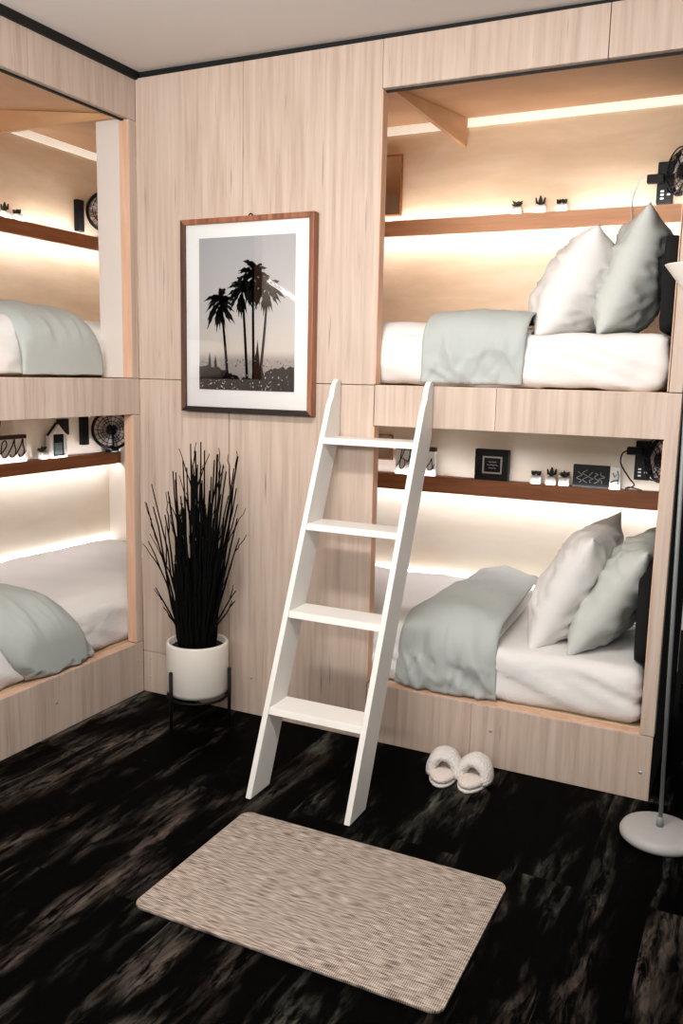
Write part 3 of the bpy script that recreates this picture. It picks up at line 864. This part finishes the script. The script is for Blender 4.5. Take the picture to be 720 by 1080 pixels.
# ------------------------------------------------------------------ small things on the shelves
def succulent(p, kind, label, sc=1.0):
    """small white pot with a dark plant"""
    p = Vector(p); t = thing('potted_succulent', p, label, 'plant', 'small potted plants on the lit shelves' if False else None)
    bm = nb(); s = .021*sc
    rbox(bm, p.x-s, p.x+s, p.y-s, p.y+s, p.z, p.z+.036*sc, .005, (6, 6, 6)); obj('pot', bm, M['ceramic'], t, smooth=True)
    bm = nb(); r2 = random.Random(int(p.x*1000))
    top = p+Vector((0, 0, .034*sc))
    if kind == 0:      # rosette of curved leaves
        for k in range(11):
            a = 2*PI*k/11+r2.uniform(-.2, .2); q = Vector((math.cos(a), math.sin(a), 0)); h = r2.uniform(.012, .03)*sc
            tube(bm, [top, top+q*.012*sc+Vector((0, 0, h*.7)), top+q*.024*sc+Vector((0, 0, h))], [.003*sc, .0055*sc, .001], 6)
    elif kind == 1:    # small branched cactus
        tube(bm, [top, top+Vector((0, 0, .022*sc)), top+Vector((0, 0, .042*sc))], [.008*sc, .009*sc, .003*sc], 8)
        for sg in (-1, 1):
            tube(bm, [top+Vector((0, 0, .010*sc)), top+Vector((sg*.014*sc, sg*.004, .014*sc)), top+Vector((sg*.018*sc, sg*.004, .034*sc))], [.005*sc, .006*sc, .003*sc], 8)
    else:              # spreading twin clumps
        for sg in (-1, 1):
            for k in range(6):
                a = 2*PI*k/6; q = Vector((math.cos(a), math.sin(a), 0)); o2 = top+Vector((sg*.011*sc, 0, .006*sc))
                tube(bm, [o2-Vector((0, 0, .006*sc)), o2+q*.006*sc+Vector((0, 0, .004)), o2+q*.010*sc+Vector((0, 0, .016*sc))], [.003*sc, .005*sc, .0015], 6)
    obj('leaves', bm, M['cactus'], t, smooth=True)
    return t
zU, zL, zLU, zLL = 2.0475, .9305, 2.0345, .9375
sd = D-.05
succulent((1.318, sd, zU), 0, 'potted plant on upper bunk shelf, farthest from the plug socket strip')
succulent((1.415, sd, zU), 1, 'potted plant standing between two others on the upper bunk shelf')
succulent((1.503, sd, zU), 2, 'potted plant on upper bunk shelf, nearest the plug socket strip')
succulent((1.462, sd, zL), 2, 'first potted plant from black frame on lower bunk shelf')
succulent((1.528, sd, zL), 1, 'potted plant between two others on lower bunk shelf')
succulent((1.583, sd, zL), 0, 'potted plant touching the black sign on lower bunk shelf')
succulent((-sd, .175, zLU), 2, 'potted plant on side wall upper shelf, nearest the fan')
succulent((-sd, .105, zLU), 1, 'potted plant cut by picture edge on side wall upper shelf')
succulent((-sd, .280, zLL), 0, 'potted plant between word sign and lantern on side wall shelf')

# cursive strokes in a unit em: x, y
SCRIPT = {   # (strokes, advance)
 'b': ([[(-.05, .08), (.10, .40), (.20, .82), (.16, .98), (.09, .86), (.07, .45), (.08, .08), (.17, .0), (.27, .12), (.24, .34), (.13, .36)], [(.24, .32), (.34, .30)]], .33),
 'l': ([[(.0, .22), (.13, .48), (.21, .84), (.17, .98), (.10, .86), (.09, .40), (.13, .06), (.24, .08)]], .23),
 'e': ([[(.0, .10), (.13, .17), (.22, .31), (.17, .42), (.08, .36), (.06, .16), (.13, .02), (.23, .03), (.31, .13)]], .30),
 's': ([[(.0, .12), (.10, .28), (.15, .44), (.17, .30), (.22, .15), (.18, .03), (.08, .01), (.05, .08)], [(.18, .03), (.28, .12)]], .27),
}
def script(bm, word, o, ux, uz, em, r):
    """pen strokes as fine tubes on a face: o origin, ux/uz directions"""
    x = 0
    for c in word:
        strokes, adv = SCRIPT[c]
        for st_ in strokes:
            P = [(a, b, 0) for a, b in st_]
            P = curve(P, 5) if len(P) > 2 else [Vector(q) for q in P]
            tube(bm, [o+ux*(x+q.x+.12*q.y)*em+uz*q.y*em for q in P], r, 5)
        x += adv
    return x
def sign(p, ux, un, wd, ht, label, rev=1):
    """white block with a dark bar on top and the word in script; p = bottom start corner, ux along, un towards viewer"""
    p = Vector(p); ux = Vector(ux); un = Vector(un); uz = Vector((0, 0, 1))
    t = thing('word_sign', p+ux*wd/2, label, 'sign')
    def blk(name, a0, a1, z0, z1, n0, n1, m):
        A = p+ux*a0+uz*z0+un*n0; B = p+ux*a1+uz*z1+un*n1
        return one(name, m, t, (A.x, B.x, A.y, B.y, A.z, B.z), bevel=.001)
    blk('block', 0, wd, 0, ht-.018, -.012, .012, M['signwhite'])
    blk('top_bar', -.002, wd+.002, ht-.018, ht, -.013, .013, M['signbar'])
    bm = nb(); em = wd/1.42
    script(bm, 'bless', p+ux*wd*.05+uz*ht*.20+un*.0135, ux, uz, em*.93, .0030 if wd > .2 else .0024)
    tube(bm, [p+ux*wd*.93+uz*ht*.25+un*.0135, p+ux*wd*.97+uz*ht*.36+un*.0135, p+ux*wd*1.0+uz*ht*.42+un*.0135], .0018, 5)
    obj('lettering', bm, M['ink'], t, smooth=True)
sign((.815, D-.055, zL), (1, 0, 0), (0, -1, 0), .190, .130, 'white word sign behind the ladder on the lower bunk shelf')
sign((-D+.055, -.125, zLL), (0, 1, 0), (1, 0, 0), .290, .128, 'white word sign reading bless on side wall lower shelf')

# small black frame
fp = thing('picture_frame', (1.27, D-.05, zL), 'small square black picture frame on the lower bunk shelf', 'picture frame')
def ring(bm, x0, x1, z0, z1, w, y0, y1):
    for q in ((x0, x1, y0, y1, z0, z0+w), (x0, x1, y0, y1, z1-w, z1), (x0, x0+w, y0, y1, z0+w, z1-w), (x1-w, x1, y0, y1, z0+w, z1-w)): box(bm, *q)
bm = nb(); ring(bm, 1.195, 1.345, zL, zL+.138, .028, D-.08, D-.045); obj('frame', bm, M['black'], fp, bevel=.003)
one('backing', M['black'], fp, (1.222, 1.318, D-.062, D-.052, zL+.027, zL+.111))
bm = nb(); ring(bm, 1.226, 1.314, zL+.031, zL+.107, .007, D-.066, D-.0625); obj('inner_border', bm, M['printlight'], fp)
bm = nb()
for k, (a, b) in enumerate(((.252, .288), (.246, .294), (.254, .286))):
    tube(bm, [(1+a+(b-a)*i/8, D-.0635, zL+.082-.013*k+.002*math.sin(i*2.1+k)) for i in range(9)], .0013, 5)
obj('print', bm, M['printlight'], fp)

# dark sign with pale scribbled lettering
ds = thing('dark_sign', (1.72, D-.05, zL), 'dark wooden sign with pale scribbles beside shelf plants', 'sign')
one('board', M['black'], ds, (1.620, 1.770, D-.066, D-.046, zL, zL+.096), bevel=.002)
one('pale_block', M['signwhite'], ds, (1.7705, 1.812, D-.066, D-.046, zL, zL+.096), bevel=.002)
bm = nb(); r3 = random.Random(4)
for k in range(5):
    x = 1.650+k*.022; P = []
    for i in range(6):
        P.append((x+.010*math.sin(i*2.3+k*1.7)+r3.uniform(-.004, .004), D-.0675, zL+.022+i*.011*r3.uniform(.75, 1.0)))
    tube(bm, curve(P, 4), .0016, 5)
obj('lettering', bm, M['scribble'], ds)
bm = nb()
tube(bm, [(1.775, D-.0675, zL+.03), (1.79, D-.0675, zL+.038), (1.806, D-.0675, zL+.04)], .003, 5)
tube(bm, [(1.783, D-.0675, zL+.07), (1.79, D-.0675, zL+.052), (1.798, D-.0675, zL+.064)], .002, 5)
tube(bm, [(1.800, D-.0675, zL+.08), (1.806, D-.0675, zL+.06), (1.804, D-.0675, zL+.02)], .002, 5)
obj('lettering', bm, M['ink'], ds)

# house shaped lantern
lt = thing('lantern', (-sd, .372, zLL), 'white house shaped lantern with dark picture on side wall shelf', 'lantern')
y0, y1 = .326, .430; hw = .118
bm = nb()
for q in ((-sd-.02, -sd+.02, y0, y0+.012, zLL, zLL+hw), (-sd-.02, -sd+.02, y1-.012, y1, zLL, zLL+hw), (-sd-.02, -sd+.02, y0+.012, y1-.012, zLL, zLL+.010)): box(bm, *q)
obj('frame', bm, M['signwhite'], lt, bevel=.001)
bm = nb(); prism(bm, [(y0+.004, zLL+hw), (y1-.004, zLL+hw), ((y0+y1)/2, zLL+hw+.048)], 'x', -sd-.018, -sd+.018); obj('gable', bm, M['signwhite'], lt, bevel=.001)
bm = nb()
for sg, ye in ((-1, y0-.008), (1, y1+.008)):
    tube(bm, [(-sd+.0, ye, zLL+hw-.004), (-sd, (y0+y1)/2, zLL+hw+.054)], .006, 6)
obj('roof', bm, M['black'], lt)
one('panel', M['black'], lt, (-sd-.006, -sd+.010, y0+.013, y1-.013, zLL+.0105, zLL+hw-.001))
one('picture', M['greenpic'], lt, (-sd+.0105, -sd+.013, y0+.026, y1-.026, zLL+.014, zLL+.075))
one('backboard', M['black'], thing('wall_plaque', (-D+.012, .462, 1.075), 'black plaque on the back wall behind the house shaped lantern', 'plaque'),
    (-D+.002, -D+.02, .43, .50, 1.045, 1.125), bevel=.001)

# socket strips and fans
def sockets(bmname, F, s, z0, z1, label, usb=True):
    p = F(s, D-.02, z0); t = thing('socket_strip', p, label, 'socket strip')
    hw = .030 if usb else .022
    bm = nb(); F.box(bm, s-hw, s+hw, D-.032, D-.002, z0, z1); obj('body', bm, M['black'], t, bevel=.003)
    if usb:
        for k, (ds_, dz) in enumerate(((-.008, .045), (-.008, .032), (-.008, .018), (.016, .032))):
            bm = nb(); F.box(bm, s+ds_-.006, s+ds_+.006, D-.0345, D-.0322, z0+dz-.003, z0+dz+.003); obj('port', bm, M['socket'], t)
    return t
sockets('', FR, 1.895, 2.066, 2.222, 'black socket strip on the back wall of upper bunk')
sockets('', FR, 1.890, .975, 1.135, 'black socket strip on the back wall of lower bunk')
sockets('', FL, left_s(.615), 2.062, 2.215, 'black strip on the wall beside upper side bunk fan', False)
sockets('', FL, left_s(.610), .985, 1.14, 'black strip on the wall beside lower side bunk fan', False)

def charger(x, z, m, label, pts):
    t = thing('charger', (x, D-.05, z), label, 'charger')
    one('plug', M['black'], t, (x-.032, x+.032, D-.068, D-.034, z-.016, z+.016), bevel=.004)
    bm = nb(); tube(bm, pts, .0032, 6); obj('cable', bm, m, t, smooth=True)
charger(1.862, 2.155, M['pinkwire'], 'black charger with white cable in upper bunk socket strip',
        curve([(1.83, D-.05, 2.155), (1.805, D-.05, 2.15), (1.788, D-.06, 2.11), (1.786, D-.095, 2.055), (1.79, D-.098, 1.99), (1.80, D-.097, 1.95)]))
charger(1.862, 1.095, M['black'], 'black charger with looping black cable in lower bunk socket strip',
        curve([(1.83, D-.05, 1.095), (1.812, D-.055, 1.08), (1.810, D-.06, 1.04), (1.845, D-.06, .985), (1.868, D-.06, .955), (1.835, D-.06, .937), (1.85, D-.06, .946), (1.90, D-.06, .936)]))

def fan(c, axis, label, shelf_z, R=.098):
    c = Vector(c); ax = Vector(axis).normalized()
    t = thing('clip_fan', (c.x, c.y, shelf_z), label, 'fan')
    u = ax.cross(Vector((0, 0, 1))).normalized(); v = u.cross(ax)
    def P(r, a, d): return c+u*r*math.cos(a)+v*r*math.sin(a)+ax*d
    bm = nb()
    n = 36
    for r, d, th in ((R, 0, .008), (R*.98, .026, .003), (R*.72, .034, .002), (R*.46, .038, .002), (R*.98, -.026, .003), (R*.6, -.034, .002)):
        tube(bm, [P(r, 2*PI*k/n, d) for k in range(n)], th, 6, True)
    for k in range(20):
        a = 2*PI*k/20
        tube(bm, [P(.02, a, .040), P(R*.6, a, .037), P(R, a, .01)], .0013, 4)
        tube(bm, [P(.02, a, -.036), P(R*.6, a, -.034), P(R, a, -.01)], .0013, 4)
    obj('guard', bm, M['black'], t, smooth=True)
    bm = nb(); tube(bm, [c-ax*.06, c-ax*.055, c+ax*.012, c+ax*.02], [.02, .03, .03, .012], 16); obj('motor', bm, M['black'], t, smooth=True)
    for k in range(4):
        bm = nb(); a0 = 2*PI*k/4+.3; A = []; B = []
        for i in range(6):
            r = .022+(R*.86-.022)*i/5; wa = .55 if i else .3
            for lst, a, d in ((A, a0-wa*.6, .014), (B, a0+wa*.7, -.004)): lst.append(P(r, a, d))
        va = [bm.verts.new(p) for p in A]; vb = [bm.verts.new(p) for p in B]
        vc = [bm.verts.new(p+ax*.002) for p in A]; vd = [bm.verts.new(p+ax*.002) for p in B]
        for i in range(5):
            bm.faces.new([va[i], va[i+1], vb[i+1], vb[i]]); bm.faces.new([vc[i], vd[i], vd[i+1], vc[i+1]])
            bm.faces.new([va[i], vc[i], vc[i+1], va[i+1]]); bm.faces.new([vb[i], vb[i+1], vd[i+1], vd[i]])
        bm.faces.new([va[0], vb[0], vd[0], vc[0]]); bm.faces.new([va[5], vc[5], vd[5], vb[5]])
        obj('blade', bm, M['blade'], t)
    bm = nb(); tube(bm, [c-ax*.05, c-ax*.06-Vector((0, 0, .05)), Vector((c.x-ax.x*.05, c.y-ax.y*.05, shelf_z+.02))], [.010, .010, .012], 8)
    obj('stem', bm, M['black'], t, smooth=True)
    q = Vector((c.x-ax.x*.05, c.y-ax.y*.05, shelf_z))
    one('clip', M['black'], t, (q.x-.022, q.x+.022, q.y-.03, q.y+.03, shelf_z+.0005, shelf_z+.024), bevel=.004)
fan((-.795, .745, 1.060), (.62, -.75, .05), 'black round clip fan in the lower side wall bunk', zLL)
fan((-.795, .745, 2.175), (.62, -.75, .05), 'black round clip fan in the upper side wall bunk', zLU)
fan((1.962, D-.065, 1.065), (-.80, -.55, .05), 'black clip fan at the lower bunk end beside socket strip', zL, .085)
fan((1.962, D-.065, 2.175), (-.80, -.55, .05), 'black clip fan at the upper bunk end beside socket strip', zU, .085)

# mirrors on the back wall at the hidden ends
def mirror(x0, x1, z0, z1, label):
    t = thing('wall_mirror', ((x0+x1)/2, D-.01, z0), label, 'mirror')
    bm = nb(); ring(bm, x0, x1, z0, z1, .006, D-.012, D-.001); obj('frame', bm, M['shelf_brown'], t)
    one('mirror_glass', M['mirror'], t, (x0+.006, x1-.006, D-.008, D-.002, z0+.006, z1-.006))
mirror(.62, .779, 2.088, 2.350, 'narrow brown framed mirror above the upper bunk shelf behind jamb')
mirror(.62, .773, .986, 1.105, 'small tan framed mirror above lower bunk shelf behind ladder')

wl = thing('streak_light', (.03, -1.2, 1.79), 'slim white light bar added for the bright streak reflected in palm picture', 'light')  # unseen bar, added so the picture glass reflects a streak
one('added_bracket', M['white_paint'], wl, (.001, .02, -1.215, -1.185, 1.775, 1.815))
bm = nb(); tube(bm, [(.03, -1.045, 1.832), (.03, -1.46, 1.738)], .011, 10); obj('tube', bm, M['tube'], wl, smooth=True)  # tube of the added streak light
# ------------------------------------------------------------------ camera
cam = bpy.data.cameras.new('camera'); co = bpy.data.objects.new('camera', cam); COL.objects.link(co)
cam.sensor_fit = 'VERTICAL'; cam.sensor_height = 36; cam.sensor_width = 24
cam.lens = 908.43/1080*36; cam.clip_start = .05
R0 = (0.8986738085579924, 0.4380952833809349, 0.021398796490721336)
R1 = (0.0881050590227692, -0.1325090058399682, -0.9872582549393537)
R2 = (-0.4296776517186662, 0.8891084782244975, -0.15768078374631148)
mw = Matrix(((R0[0], -R1[0], -R2[0], 2.31744107), (R0[1], -R1[1], -R2[1], -2.85912088), (R0[2], -R1[2], -R2[2], 1.37796484), (0, 0, 0, 1)))
co.matrix_world = mw
SC.camera = co

# ------------------------------------------------------------------ light
def area(name, loc, rot, sx, sy, power, col):
    l = bpy.data.lights.new(name, 'AREA'); l.shape = 'RECTANGLE'; l.size = sx; l.size_y = sy; l.energy = power; l.color = col
    o = bpy.data.objects.new(name, l); COL.objects.link(o); o.location = loc; o.rotation_euler = rot; return o
area('ceiling_lamp', (1.5, -1.75, 2.49), (0, 0, 0), .9, .22, 52, (1, .97, .93))
area('room_fill', (.9, -4.6, 2.0), (math.radians(80), 0, math.radians(-8)), 2.2, 1.6, 12, (1, .98, .96))  # unseen soft fill added behind the camera for the walls
area('ceiling_fill', (1.3, -3.0, 1.75), Vector((.1, -.75, -1.0)).to_track_quat('Z', 'Y').to_euler(), 1.8, .6, 112, (1, .975, .95))  # unseen fill added behind the camera to brighten the ceiling
w = bpy.data.worlds.new('world'); SC.world = w; w.use_nodes = True
bg = w.node_tree.nodes['Background']; bg.inputs[0].default_value = (1, .975, .95, 1); bg.inputs[1].default_value = .36
vs = SC.view_settings
SC.display_settings.display_device = 'sRGB'
vs.view_transform = 'Standard'; vs.look = 'None'; vs.gamma = 1; vs.exposure = .0; vs.use_curve_mapping = False
SC.cycles.use_denoising = True
SC.cycles.max_bounces = 8; SC.cycles.diffuse_bounces = 5; SC.cycles.sample_clamp_indirect = 6
